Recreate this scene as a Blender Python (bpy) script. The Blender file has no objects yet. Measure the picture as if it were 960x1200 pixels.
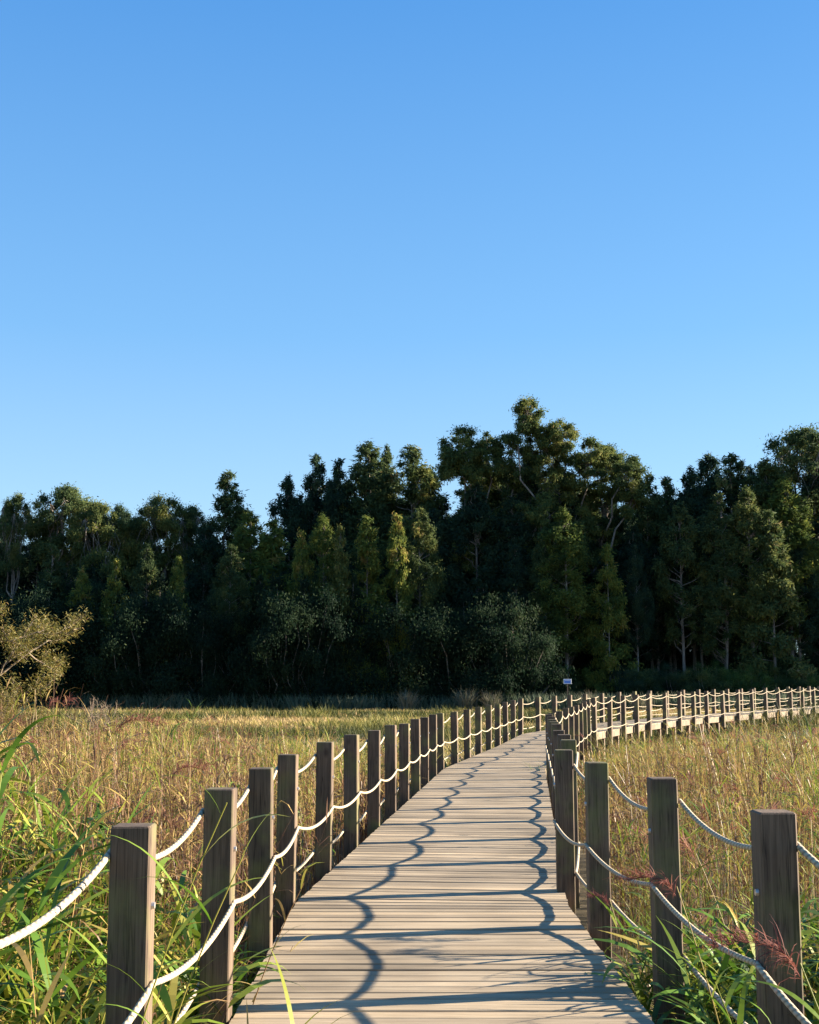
import bpy, math, random
import numpy as np

random.seed(7)
rng = np.random.default_rng(11)
R = math.radians
sc = bpy.context.scene
col = sc.collection

# ------------------------------------------------------------------ camera
CAM_Z = 1.55
FPX = 1500.0
cam_d = bpy.data.cameras.new("camera")
cam_d.sensor_fit = 'VERTICAL'
cam_d.sensor_height = 36.0
cam_d.lens = 36.0 * FPX / 1200.0
cam_d.clip_start = 0.1
cam_d.clip_end = 3000
cam = bpy.data.objects.new("camera", cam_d)
col.objects.link(cam)
cam.location = (0, 0, CAM_Z)
cam.rotation_euler = (R(90) + math.atan(208 / FPX), 0, 0)
sc.camera = cam

# ------------------------------------------------------------------ sky, sun, exposure
SUN_EL, SUN_AZ = R(17.7), R(78)          # azimuth clockwise from +Y (view direction)
w = bpy.data.worlds.new("World")
sc.world = w
w.use_nodes = True
nt = w.node_tree
sky = nt.nodes.new('ShaderNodeTexSky')
sky.sky_type = 'NISHITA'
sky.sun_disc = False
sky.sun_elevation = SUN_EL
sky.sun_rotation = SUN_AZ
sky.altitude = 0
sky.air_density = 1.0
sky.dust_density = 0.1
sky.ozone_density = 2.6
bg = nt.nodes['Background']
bg.inputs[1].default_value = 0.054
tint_ = nt.nodes.new('ShaderNodeMix')
tint_.data_type = 'RGBA'
tint_.blend_type = 'MULTIPLY'
tint_.inputs[0].default_value = 1
tint_.inputs[7].default_value = (0.74, 0.97, 1.06, 1)
nt.links.new(sky.outputs[0], tint_.inputs[6])
# clear evening air: the physical sky blended with an even elevation gradient
tcw = nt.nodes.new('ShaderNodeTexCoord')
sepw = nt.nodes.new('ShaderNodeSeparateXYZ')
nt.links.new(tcw.outputs['Generated'], sepw.inputs[0])
rw = nt.nodes.new('ShaderNodeValToRGB')
els = rw.color_ramp.elements
while len(els) < 4:
    els.new(0.5)
for e_, (p_, c_) in zip(els, ((0.0, (0.62, 0.80, 0.98)), (0.12, (0.47, 0.71, 0.98)), (0.27, (0.23, 0.53, 0.95)), (0.50, (0.085, 0.345, 0.85)))):
    e_.position = p_
    e_.color = (*c_, 1)
nt.links.new(sepw.outputs['Z'], rw.inputs[0])
scw = nt.nodes.new('ShaderNodeVectorMath')
scw.operation = 'SCALE'
scw.inputs['Scale'].default_value = 1.0 / (2 ** 2.33 * 0.054)
nt.links.new(rw.outputs[0], scw.inputs[0])
mxw = nt.nodes.new('ShaderNodeMix')
mxw.data_type = 'RGBA'
mxw.inputs[0].default_value = 0.72
nt.links.new(tint_.outputs[2], mxw.inputs[6])
nt.links.new(scw.outputs[0], mxw.inputs[7])
nt.links.new(mxw.outputs[2], bg.inputs[0])

sd = bpy.data.lights.new("sun", 'SUN')
sd.energy = 5.0
sd.angle = R(0.5)
sd.color = (1.0, 0.86, 0.68)
so = bpy.data.objects.new("sun", sd)
col.objects.link(so)
so.rotation_euler = (R(90) - SUN_EL, 0, math.pi - SUN_AZ)
so.location = (30, 10, 30)
sc.view_settings.view_transform = 'Standard'
sc.view_settings.look = 'None'
sc.view_settings.gamma = 1
sc.view_settings.use_curve_mapping = False
sc.view_settings.exposure = 2.33
sc.cycles.max_bounces = 6
sc.cycles.diffuse_bounces = 3
sc.cycles.transmission_bounces = 4
sc.cycles.use_denoising = True


# ------------------------------------------------------------------ materials
def new_mat(name):
    m = bpy.data.materials.new(name)
    m.use_nodes = True
    n = m.node_tree
    return m, n, n.nodes['Principled BSDF']


def N(nt_, t, **kw):
    n = nt_.nodes.new(t)
    for k, v in kw.items():
        setattr(n, k, v)
    return n


def ramp(nt_, stops, interp='LINEAR'):
    r = nt_.nodes.new('ShaderNodeValToRGB')
    e = r.color_ramp.elements
    r.color_ramp.interpolation = interp
    while len(e) < len(stops):
        e.new(0.5)
    for i, (p, c) in enumerate(stops):
        e[i].position = p
        e[i].color = (*c, 1)
    return r


def leaf_mat(name, stops, transl=0.35, rough=0.55, objcol=False, spec=0.3, patch=0.0):
    m, n, p = new_mat(name)
    a = N(n, 'ShaderNodeAttribute', attribute_name='tint')
    src = a.outputs['Fac']
    if patch:
        g = N(n, 'ShaderNodeNewGeometry')
        no = N(n, 'ShaderNodeTexNoise')
        no.inputs['Scale'].default_value = 0.16
        no.inputs['Detail'].default_value = 3
        n.links.new(g.outputs['Position'], no.inputs['Vector'])
        mm = N(n, 'ShaderNodeMath', operation='MULTIPLY_ADD')
        n.links.new(no.outputs['Fac'], mm.inputs[0])
        mm.inputs[1].default_value = patch
        m2 = N(n, 'ShaderNodeMath', operation='SUBTRACT')
        n.links.new(src, m2.inputs[0])
        m2.inputs[1].default_value = patch * 0.5
        n.links.new(m2.outputs[0], mm.inputs[2])
        src = mm.outputs[0]
    r = ramp(n, stops)
    n.links.new(src, r.inputs[0])
    c = r.outputs[0]
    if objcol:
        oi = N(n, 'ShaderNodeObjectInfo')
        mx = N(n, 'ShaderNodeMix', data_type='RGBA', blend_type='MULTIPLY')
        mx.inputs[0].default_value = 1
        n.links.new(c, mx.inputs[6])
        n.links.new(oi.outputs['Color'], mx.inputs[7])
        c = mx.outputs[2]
    n.links.new(c, p.inputs['Base Color'])
    p.inputs['Roughness'].default_value = rough
    p.inputs['Specular IOR Level'].default_value = spec
    t = N(n, 'ShaderNodeBsdfTranslucent')
    n.links.new(c, t.inputs[0])
    if objcol:      # drooping leaf masses: shading follows the mass a little more than each leaf
        an = N(n, 'ShaderNodeAttribute', attribute_name='outward')
        vt = N(n, 'ShaderNodeVectorTransform', vector_type='NORMAL', convert_from='OBJECT', convert_to='WORLD')
        n.links.new(an.outputs['Vector'], vt.inputs[0])
        gg = N(n, 'ShaderNodeNewGeometry')
        mv = N(n, 'ShaderNodeMix', data_type='VECTOR')
        mv.inputs[0].default_value = 0.28
        n.links.new(gg.outputs['Normal'], mv.inputs[4])
        n.links.new(vt.outputs[0], mv.inputs[5])
        nn_ = N(n, 'ShaderNodeVectorMath', operation='NORMALIZE')
        n.links.new(mv.outputs[1], nn_.inputs[0])
        n.links.new(nn_.outputs[0], p.inputs['Normal'])
    ms = N(n, 'ShaderNodeMixShader')
    ms.inputs[0].default_value = transl
    n.links.new(p.outputs[0], ms.inputs[1])
    n.links.new(t.outputs[0], ms.inputs[2])
    n.links.new(ms.outputs[0], n.nodes['Material Output'].inputs[0])
    return m


GREENS = [(0.0, (0.024, 0.060, 0.010)), (0.22, (0.095, 0.185, 0.018)), (0.40, (0.23, 0.26, 0.034)),
          (0.56, (0.35, 0.27, 0.07)), (0.72, (0.34, 0.22, 0.09)), (0.86, (0.16, 0.085, 0.042)), (1.0, (0.10, 0.05, 0.03))]
M_reed = leaf_mat('reed_leaf', GREENS, 0.32, 0.45)
M_grass = leaf_mat('marsh_grass', [(0.0, (0.035, 0.045, 0.012)), (0.25, (0.17, 0.17, 0.035)), (0.5, (0.36, 0.28, 0.09)),
                                   (0.75, (0.42, 0.30, 0.14)), (1.0, (0.22, 0.14, 0.07))], 0.25, 0.7, patch=0.5)
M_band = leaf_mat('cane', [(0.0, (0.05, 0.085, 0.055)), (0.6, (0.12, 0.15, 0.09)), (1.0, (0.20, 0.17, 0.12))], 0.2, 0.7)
M_plume = leaf_mat('plume', [(0.0, (0.12, 0.035, 0.035)), (0.5, (0.23, 0.085, 0.06)), (1.0, (0.36, 0.20, 0.12))], 0.4, 0.8)
M_leaf = leaf_mat('eucalyptus_leaf', [(0.0, (0.018, 0.036, 0.022)), (0.5, (0.070, 0.098, 0.036)), (0.85, (0.17, 0.17, 0.050)),
                                      (1.0, (0.22, 0.16, 0.08))], 0.34, 0.75, objcol=True, spec=0.08)
M_willow = leaf_mat('willow_leaf', [(0.0, (0.07, 0.085, 0.02)), (0.5, (0.16, 0.14, 0.032)), (1.0, (0.24, 0.15, 0.05))], 0.35, 0.6)


def bark_mat(name, c1, c2, scale=3.0):
    m, n, p = new_mat(name)
    tc = N(n, 'ShaderNodeTexCoord')
    mp = N(n, 'ShaderNodeMapping')
    mp.inputs['Scale'].default_value = (scale, scale, scale * 0.12)
    no = N(n, 'ShaderNodeTexNoise')
    no.inputs['Scale'].default_value = 2
    no.inputs['Detail'].default_value = 5
    r = ramp(n, [(0.35, c1), (0.65, c2)])
    n.links.new(tc.outputs['Object'], mp.inputs[0])
    n.links.new(mp.outputs[0], no.inputs['Vector'])
    n.links.new(no.outputs['Fac'], r.inputs[0])
    n.links.new(r.outputs[0], p.inputs['Base Color'])
    p.inputs['Roughness'].default_value = 0.85
    return m


M_bark = bark_mat('eucalyptus_bark', (0.08, 0.06, 0.05), (0.27, 0.23, 0.19))
M_twig = bark_mat('twig_bark', (0.10, 0.075, 0.05), (0.22, 0.17, 0.115), 10)


def wood_mat(name, base, dark, green=0.0, uv=True, weather=0.5):
    """weathered timber: grain runs along U (uv) or along object Z"""
    m, n, p = new_mat(name)
    mp = N(n, 'ShaderNodeMapping')
    if uv:
        tc = N(n, 'ShaderNodeUVMap', uv_map='UVMap')
        n.links.new(tc.outputs[0], mp.inputs[0])
        mp.inputs['Scale'].default_value = (1.2, 38, 1)
    else:
        tc = N(n, 'ShaderNodeTexCoord')
        oi = N(n, 'ShaderNodeObjectInfo')
        ad = N(n, 'ShaderNodeVectorMath', operation='ADD')
        ml = N(n, 'ShaderNodeMath', operation='MULTIPLY')
        ml.inputs[1].default_value = 37.0
        n.links.new(oi.outputs['Random'], ml.inputs[0])
        n.links.new(tc.outputs['Object'], ad.inputs[0])
        n.links.new(ml.outputs[0], ad.inputs[1])
        n.links.new(ad.outputs[0], mp.inputs[0])
        mp.inputs['Scale'].default_value = (26, 26, 1.3)
    no = N(n, 'ShaderNodeTexNoise')
    no.inputs['Scale'].default_value = 2.0
    no.inputs['Detail'].default_value = 6
    no.inputs['Roughness'].default_value = 0.62
    no.inputs['Distortion'].default_value = 0.6
    n.links.new(mp.outputs[0], no.inputs['Vector'])
    r = ramp(n, [(0.28, dark), (0.62, base), (0.85, tuple(min(1, c * 1.25) for c in base))])
    n.links.new(no.outputs['Fac'], r.inputs[0])
    c = r.outputs[0]
    # big blotches
    b = N(n, 'ShaderNodeTexNoise')
    b.inputs['Scale'].default_value = 1.1 if uv else 2.2
    b.inputs['Detail'].default_value = 4
    g = N(n, 'ShaderNodeNewGeometry')
    n.links.new(g.outputs['Position'], b.inputs['Vector'])
    br = ramp(n, [(0.3, (0.64, 0.62, 0.60)), (0.7, (1.12, 1.08, 1.05))])
    n.links.new(b.outputs['Fac'], br.inputs[0])
    mx = N(n, 'ShaderNodeMix', data_type='RGBA', blend_type='MULTIPLY')
    mx.inputs[0].default_value = 1
    n.links.new(c, mx.inputs[6])
    n.links.new(br.outputs[0], mx.inputs[7])
    c = mx.outputs[2]
    if not uv:
        mp2 = N(n, 'ShaderNodeMapping')
        mp2.inputs['Scale'].default_value = (34, 34, 0.9)
        n.links.new(ad.outputs[0], mp2.inputs[0])
        cn = N(n, 'ShaderNodeTexNoise')
        cn.inputs['Scale'].default_value = 1.3
        cn.inputs['Detail'].default_value = 2
        n.links.new(mp2.outputs[0], cn.inputs['Vector'])
        crp = ramp(n, [(0.478, (1, 1, 1)), (0.497, (.30, .28, .26)), (0.503, (.30, .28, .26)), (0.522, (1, 1, 1))])
        n.links.new(cn.outputs['Fac'], crp.inputs[0])
        vk = N(n, 'ShaderNodeTexVoronoi')
        vk.inputs['Scale'].default_value = 4.2
        mp3 = N(n, 'ShaderNodeMapping')
        mp3.inputs['Scale'].default_value = (1, 1, .55)
        n.links.new(ad.outputs[0], mp3.inputs[0])
        n.links.new(mp3.outputs[0], vk.inputs['Vector'])
        kr = ramp(n, [(0.05, (.35, .30, .27)), (0.13, (1, 1, 1))])
        n.links.new(vk.outputs['Distance'], kr.inputs[0])
        for q_ in (crp, kr):
            m6 = N(n, 'ShaderNodeMix', data_type='RGBA', blend_type='MULTIPLY')
            m6.inputs[0].default_value = .85
            n.links.new(c, m6.inputs[6])
            n.links.new(q_.outputs[0], m6.inputs[7])
            c = m6.outputs[2]
    if uv:
        a = N(n, 'ShaderNodeAttribute', attribute_name='tint')
        ar = ramp(n, [(0.0, (0.60, 0.58, 0.57)), (0.5, (0.95, 0.93, 0.92)), (1.0, (1.18, 1.12, 1.05))])
        n.links.new(a.outputs['Fac'], ar.inputs[0])
        m3 = N(n, 'ShaderNodeMix', data_type='RGBA', blend_type='MULTIPLY')
        m3.inputs[0].default_value = 1
        n.links.new(c, m3.inputs[6])
        n.links.new(ar.outputs[0], m3.inputs[7])
        c = m3.outputs[2]
    if green:
        gn = N(n, 'ShaderNodeTexNoise')
        gn.inputs['Scale'].default_value = 3.5
        gn.inputs['Detail'].default_value = 5
        n.links.new(g.outputs['Position'], gn.inputs['Vector'])
        gr = ramp(n, [(0.48, (0, 0, 0)), (0.72, (green, green, green))])
        n.links.new(gn.outputs['Fac'], gr.inputs[0])
        m4 = N(n, 'ShaderNodeMix', data_type='RGBA')
        n.links.new(gr.outputs[0], m4.inputs[0])
        n.links.new(c, m4.inputs[6])
        m4.inputs[7].default_value = (0.16, 0.17, 0.05, 1)
        c = m4.outputs[2]
    n.links.new(c, p.inputs['Base Color'])
    p.inputs['Roughness'].default_value = 0.78
    p.inputs['Specular IOR Level'].default_value = 0.3
    bu = N(n, 'ShaderNodeBump')
    bu.inputs['Strength'].default_value = 0.35
    bu.inputs['Distance'].default_value = 0.004
    n.links.new(no.outputs['Fac'], bu.inputs['Height'])
    n.links.new(bu.outputs[0], p.inputs['Normal'])
    return m


M_deck = wood_mat('deck_timber', (0.40, 0.34, 0.24), (0.225, 0.18, 0.12))
M_post = wood_mat('post_timber', (0.145, 0.105, 0.072), (0.066, 0.045, 0.031), green=0.6, uv=False)
M_beam = wood_mat('beam_timber', (0.25, 0.20, 0.14), (0.13, 0.10, 0.07), uv=False)
M_pile = wood_mat('pile_timber', (0.24, 0.18, 0.13), (0.12, 0.08, 0.06), uv=False)

M_bolt, n_, p_ = new_mat('bolt_steel')
p_.inputs['Base Color'].default_value = (0.6, 0.58, 0.55, 1)
p_.inputs['Metallic'].default_value = 0.8
p_.inputs['Roughness'].default_value = 0.4

M_rope, n_, p_ = new_mat('rope_fibre')
uvn = N(n_, 'ShaderNodeUVMap', uv_map='UVMap')
wv = N(n_, 'ShaderNodeTexWave', wave_type='BANDS', bands_direction='DIAGONAL')
wv.inputs['Scale'].default_value = 1.0
wv.inputs['Distortion'].default_value = 0.6
mp_ = N(n_, 'ShaderNodeMapping')
mp_.inputs['Scale'].default_value = (13, 1.0, 1)
n_.links.new(uvn.outputs[0], mp_.inputs[0])
n_.links.new(mp_.outputs[0], wv.inputs['Vector'])
rr_ = ramp(n_, [(0.0, (0.22, 0.17, 0.11)), (0.5, (0.37, 0.31, 0.215)), (1.0, (0.42, 0.355, 0.25))])
n_.links.new(wv.outputs['Fac'], rr_.inputs[0])
n_.links.new(rr_.outputs[0], p_.inputs['Base Color'])
p_.inputs['Roughness'].default_value = 0.85
bu_ = N(n_, 'ShaderNodeBump')
bu_.inputs['Strength'].default_value = 0.35
bu_.inputs['Distance'].default_value = 0.006
n_.links.new(wv.outputs['Fac'], bu_.inputs['Height'])
n_.links.new(bu_.outputs[0], p_.inputs['Normal'])

M_ground, n_, p_ = new_mat('marsh_ground')
g_ = N(n_, 'ShaderNodeNewGeometry')
a_ = N(n_, 'ShaderNodeTexNoise')
a_.inputs['Scale'].default_value = 0.12
a_.inputs['Detail'].default_value = 8
b_ = N(n_, 'ShaderNodeTexNoise')
b_.inputs['Scale'].default_value = 6
b_.inputs['Detail'].default_value = 6
n_.links.new(g_.outputs['Position'], a_.inputs['Vector'])
n_.links.new(g_.outputs['Position'], b_.inputs['Vector'])
ra_ = ramp(n_, [(0.35, (0.06, 0.05, 0.025)), (0.5, (0.13, 0.10, 0.04)), (0.68, (0.19, 0.145, 0.06))])
rb_ = ramp(n_, [(0.3, (0.45, 0.42, 0.38)), (0.7, (1.1, 1.05, 1.0))])
n_.links.new(a_.outputs['Fac'], ra_.inputs[0])
n_.links.new(b_.outputs['Fac'], rb_.inputs[0])
mx_ = N(n_, 'ShaderNodeMix', data_type='RGBA', blend_type='MULTIPLY')
mx_.inputs[0].default_value = 1
n_.links.new(ra_.outputs[0], mx_.inputs[6])
n_.links.new(rb_.outputs[0], mx_.inputs[7])
n_.links.new(mx_.outputs[2], p_.inputs['Base Color'])
p_.inputs['Roughness'].default_value = 0.95

M_white, n_, p_ = new_mat('sign_white')
p_.inputs['Base Color'].default_value = (0.75, 0.76, 0.78, 1)
M_blue, n_, p_ = new_mat('sign_blue')
p_.inputs['Base Color'].default_value = (0.10, 0.22, 0.62, 1)


# ------------------------------------------------------------------ mesh helpers
def mesh_obj(name, V, F, mat, parent=None, tint=None, uv=None, smooth=False, loc=None):
    """V (n,3) array; F (m,4) or (m,3) array of equal-size faces, or a list of lists"""
    me = bpy.data.meshes.new(name)
    V = np.asarray(V, dtype=np.float32)
    if isinstance(F, np.ndarray):
        m_, k = F.shape
        me.vertices.add(len(V))
        me.vertices.foreach_set('co', V.ravel())
        me.loops.add(m_ * k)
        me.loops.foreach_set('vertex_index', F.astype(np.int32).ravel())
        me.polygons.add(m_)
        me.polygons.foreach_set('loop_start', np.arange(0, m_ * k, k, dtype=np.int32))
        me.polygons.foreach_set('loop_total', np.full(m_, k, dtype=np.int32))
        me.update(calc_edges=True)
    else:
        me.from_pydata(V.tolist(), [], F)
        me.update()
    me.polygons.foreach_set('use_smooth', np.full(len(me.polygons), bool(smooth)))
    if tint is not None:
        at = me.attributes.new('tint', 'FLOAT', 'POINT')
        at.data.foreach_set('value', np.asarray(tint, dtype=np.float32))
    if uv is not None:
        ul = me.uv_layers.new(name='UVMap')
        li = np.empty(len(me.loops), dtype=np.int32)
        me.loops.foreach_get('vertex_index', li)
        ul.data.foreach_set('uv', np.asarray(uv, dtype=np.float32)[li].ravel())
    me.materials.append(mat)
    o = bpy.data.objects.new(name, me)
    col.objects.link(o)
    if parent:
        o.parent = parent
    if loc is not None:
        o.location = loc
    return o


def tag(o, label=None, cat=None, group=None, kind=None):
    if label: o['label'] = label
    if cat: o['category'] = cat
    if group: o['group'] = group
    if kind: o['kind'] = kind
    return o


def empty(name, loc=(0, 0, 0), rz=0):
    o = bpy.data.objects.new(name, None)
    o.location = loc
    o.rotation_euler = (0, 0, rz)
    o.empty_display_size = 0.2
    col.objects.link(o)
    return o


def box_vf(x0, x1, y0, y1, z0, z1, bev=0.0):
    if bev <= 0:
        V = [(x, y, z) for z in (z0, z1) for y in (y0, y1) for x in (x0, x1)]
        F = [[0, 2, 3, 1], [4, 5, 7, 6], [0, 1, 5, 4], [2, 6, 7, 3], [0, 4, 6, 2], [1, 3, 7, 5]]
        return V, F
    # bevelled vertical edges + top chamfer
    b = bev
    ring = [(x0 + b, y0), (x1 - b, y0), (x1, y0 + b), (x1, y1 - b), (x1 - b, y1), (x0 + b, y1), (x0, y1 - b), (x0, y0 + b)]
    cx, cy = (x0 + x1) / 2, (y0 + y1) / 2
    sx, sy = (x1 - x0 - 2 * b) / (x1 - x0), (y1 - y0 - 2 * b) / (y1 - y0)
    V = [(x, y, z0) for x, y in ring] + [(x, y, z1 - b) for x, y in ring] + \
        [(cx + (x - cx) * sx, cy + (y - cy) * sy, z1) for x, y in ring]
    F = [list(range(7, -1, -1)), list(range(16, 24))]
    for r_ in (0, 8):
        for i in range(8):
            j = (i + 1) % 8
            F.append([r_ + i, r_ + j, r_ + 8 + j, r_ + 8 + i])
    return V, F


def merge(parts):
    V, F = [], []
    for v, f in parts:
        o = len(V)
        V += list(v)
        F += [[i + o for i in q] for q in f]
    return V, F


def tube(path, radii, k=8, uvscale=1.0):
    """tube along path (n,3); returns V, F(quads array), uv"""
    P = np.asarray(path, float)
    n = len(P)
    rad = np.broadcast_to(np.asarray(radii, float), (n,))
    T = np.gradient(P, axis=0)
    T /= np.linalg.norm(T, axis=1)[:, None] + 1e-9
    ref = np.array([0, 0, 1.0]) if abs(T[0][2]) < 0.8 else np.array([1.0, 0, 0])
    A = np.cross(T, ref); A /= np.linalg.norm(A, axis=1)[:, None] + 1e-9
    B = np.cross(T, A)
    th = np.linspace(0, 2 * np.pi, k, endpoint=False)
    V = P[:, None] + rad[:, None, None] * (np.cos(th)[None, :, None] * A[:, None] + np.sin(th)[None, :, None] * B[:, None])
    s = np.concatenate([[0], np.cumsum(np.linalg.norm(np.diff(P, axis=0), axis=1))])
    uv = np.stack([np.repeat(s, k) * uvscale, np.tile(th / (2 * np.pi), n)], 1)
    i = np.arange(n - 1)[:, None] * k
    j = np.arange(k)[None]
    j2 = (j + 1) % k
    F = np.stack([i + j, i + j2, i + k + j2, i + k + j], -1).reshape(-1, 4)
    return V.reshape(-1, 3), F, uv


class Acc:
    def __init__(s):
        s.V, s.F, s.U, s.T, s.n = [], [], [], [], 0

    def add(s, V, F, uv=None, tint=None):
        s.V.append(V); s.F.append(F + s.n); s.n += len(V)
        if uv is not None: s.U.append(uv)
        s.T.append(np.full(len(V), 0.5) if tint is None else tint)

    def obj(s, name, mat, parent=None, smooth=False, loc=None, tint=True):
        return mesh_obj(name, np.concatenate(s.V), np.concatenate(s.F), mat, parent,
                        tint=np.concatenate(s.T) if tint else None,
                        uv=np.concatenate(s.U) if s.U else None, smooth=smooth, loc=loc)


def ribbons(P0, az, el0, bend, L, W, S=4, roll=None, tint=None, prof='leaf', fold=0.0):
    """N ribbons starting at P0, heading az/el0 and bending down by `bend` rad along length L"""
    n = len(P0)
    t = np.linspace(0, 1, S + 1)
    el = el0[:, None] - bend[:, None] * (t[None, :] ** 1.3)
    seg = (L / S)[:, None]
    ch, sh = np.cos(el), np.sin(el)
    midc = (ch[:, 1:] + ch[:, :-1]) / 2 * seg
    mids = (sh[:, 1:] + sh[:, :-1]) / 2 * seg
    h = np.concatenate([np.zeros((n, 1)), np.cumsum(midc, 1)], 1)
    z = np.concatenate([np.zeros((n, 1)), np.cumsum(mids, 1)], 1)
    ca, sa = np.cos(az)[:, None], np.sin(az)[:, None]
    C = np.stack([P0[:, 0:1] + h * ca, P0[:, 1:2] + h * sa, P0[:, 2:3] + z], -1)
    if roll is None:
        roll = rng.uniform(-0.6, 0.6, n)
    side = np.stack([-sa * np.ones_like(h), ca * np.ones_like(h), np.zeros_like(h)], -1)
    up = np.stack([-np.sin(el) * ca, -np.sin(el) * sa, np.cos(el)], -1)
    wv_ = side * np.cos(roll)[:, None, None] + up * np.sin(roll)[:, None, None]
    if prof == 'leaf':
        pr = np.interp(t, [0, 0.12, 0.35, 0.7, 1.0], [0.35, 0.85, 1.0, 0.6, 0.02])
    elif prof == 'stem':
        pr = np.interp(t, [0, 1], [1.0, 0.4])
    else:
        pr = np.interp(t, [0, 0.3, 1], [0.6, 1.0, 0.1])
    ww = W[:, None] * pr[None] / 2
    A = C + wv_ * ww[..., None]
    B = C - wv_ * ww[..., None]
    V = np.stack([A, B], 2).reshape(-1, 3)
    base = (np.arange(n) * 2 * (S + 1))[:, None]
    k = np.arange(S)[None] * 2
    F = np.stack([base + k, base + k + 1, base + k + 3, base + k + 2], -1).reshape(-1, 4)
    tt = None if tint is None else np.repeat(tint, 2 * (S + 1))
    return V, F, tt, C


def vnoise(x, y, s, seed=0):
    """smooth value noise in 0..1"""
    r = np.random.default_rng(seed).random((64, 64))
    x = np.asarray(x) / s + 17.3; y = np.asarray(y) / s + 5.1
    xi, yi = np.floor(x).astype(int), np.floor(y).astype(int)
    fx, fy = x - xi, y - yi
    fx = fx * fx * (3 - 2 * fx); fy = fy * fy * (3 - 2 * fy)
    g = lambda a, b: r[a % 64, b % 64]
    return (g(xi, yi) * (1 - fx) + g(xi + 1, yi) * fx) * (1 - fy) + (g(xi, yi + 1) * (1 - fx) + g(xi + 1, yi + 1) * fx) * fy


# ------------------------------------------------------------------ path of the boardwalk
SP = 1.8
heads = {}
nodes = [(-0.87, -5.0), (-0.87, 9.7)]
p = np.array([-0.87, 9.7])
post_pts = [np.array([-0.87, y]) for y in (0.9, 2.8, 4.68, 6.38, 8.05, 9.75)]
for a_deg, cnt in ((5.4, 9), (11.2, 8), (23.6, 4), (29.2, 4), (34.0, 21)):
    d = np.array([math.sin(R(a_deg)), math.cos(R(a_deg))])
    for _ in range(cnt):
        p = p + d * SP
        post_pts.append(p.copy())
    nodes.append(tuple(p))
nodes = np.array(nodes)


def dense_path():
    out = []
    for a, b in zip(nodes[:-1], nodes[1:]):
        n = int(np.linalg.norm(b - a) / 0.02)
        out.append(a + (b - a) * np.linspace(0, 1, n, endpoint=False)[:, None])
    P = np.concatenate(out + [nodes[-1:]])
    k = 21
    Q = np.pad(P, ((k, k), (0, 0)), mode='edge')
    ker = np.ones(2 * k + 1) / (2 * k + 1)
    Q = np.stack([np.convolve(Q[:, i], ker, 'valid') for i in (0, 1)], 1)
    T = np.gradient(Q, axis=0)
    T /= np.linalg.norm(T, axis=1)[:, None]
    s = np.concatenate([[0], np.cumsum(np.linalg.norm(np.diff(Q, axis=0), axis=1))])
    return Q, T, s


PQ, PT, PS = dense_path()
DECK_W = 2.02
_zy = np.array([-10, 26, 34, 42, 50, 58, 72, 90, 110])
_zz = np.array([0, 0, 0.08, 0.24, 0.37, 0.47, 0.68, 0.92, 1.1])


def at(s, off=0.0):
    """point on the walkway: s along the left deck edge, off to the right"""
    x = np.interp(s, PS, PQ[:, 0]); y = np.interp(s, PS, PQ[:, 1])
    tx = np.interp(s, PS, PT[:, 0]); ty = np.interp(s, PS, PT[:, 1])
    l = np.hypot(tx, ty); tx /= l; ty /= l
    z = np.interp(y, _zy, _zz)
    return np.stack([x + ty * off, y - tx * off, z + 0 * x], -1), np.stack([tx, ty], -1)


def s_of(pt):
    return PS[np.argmin(np.linalg.norm(PQ - pt, axis=1))]


# boardwalk deck: every plank is modelled
acc = Acc()
s = 0.3
S_END = PS[-1] - 0.3
while s < S_END:
    wd = 0.118 + random.uniform(-0.004, 0.004)
    gap = random.choice([0.005, 0.006, 0.008, 0.012, 0.020, 0.028, 0.036])
    ptsA, _ = at(np.array([s, s + wd]), 0.0)
    jl, jr = random.uniform(-0.005, 0.005), random.uniform(-0.005, 0.005)
    (a0, a1), _ = at(np.array([s, s + wd]), 0.03 + jl)
    (b0, b1), _ = at(np.array([s, s + wd]), DECK_W + jr)
    dz = random.uniform(-0.003, 0.003)
    up = np.array([0, 0, dz])
    c = 0.005
    # profile across the plank with small chamfers, swept from left end to right end
    prof = [(0, -0.032), (0, -c), (c, 0), (wd - c, 0), (wd, -c), (wd, -0.032)]
    V = []
    for (e0, e1) in ((a0, a1), (b0, b1)):
        for (q, zz) in prof:
            V.append(e0 + (e1 - e0) * (q / wd) + up + np.array([0, 0, zz]))
    n6 = 6
    F = np.array([[i, i + 1, n6 + i + 1, n6 + i] for i in range(5)] + [[5, 0, 6, 11]] +
                 [[0, 5, 4, 1], [1, 4, 3, 2], [6, 7, 10, 11], [7, 8, 9, 10]])
    u0 = random.uniform(0, 50)
    uv = np.array([(u0 + e * 2.0, s * 1.0 + q) for e in (0, 1) for (q, zz) in prof])
    acc.add(np.array(V), F, uv, np.full(12, random.random()))
    s += wd + gap
deck = acc.obj('boardwalk_path', M_deck)
tag(deck, 'weathered grey brown plank boardwalk curving away to the right', kind='structure')

# edge beams and joists
for off, nm in ((0.07, 'edge_beam'), (DECK_W - 0.045, 'edge_beam'), (DECK_W / 2, 'joist')):
    ss = np.arange(0.3, S_END, 0.3)
    P, T = at(ss, off)
    hw = 0.035
    nrm = np.stack([T[:, 1], -T[:, 0], 0 * T[:, 0]], 1)
    V = np.stack([P + nrm * hw + [0, 0, -0.035], P - nrm * hw + [0, 0, -0.035], P - nrm * hw + [0, 0, -0.22], P + nrm * hw + [0, 0, -0.22]], 1).reshape(-1, 3)
    i = np.arange(len(ss) - 1)[:, None] * 4
    j = np.arange(4)[None]; j2 = (j + 1) % 4
    F = np.stack([i + j, i + 4 + j, i + 4 + j2, i + j2], -1).reshape(-1, 4)
    mesh_obj(nm, V, F, M_beam, deck)

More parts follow.
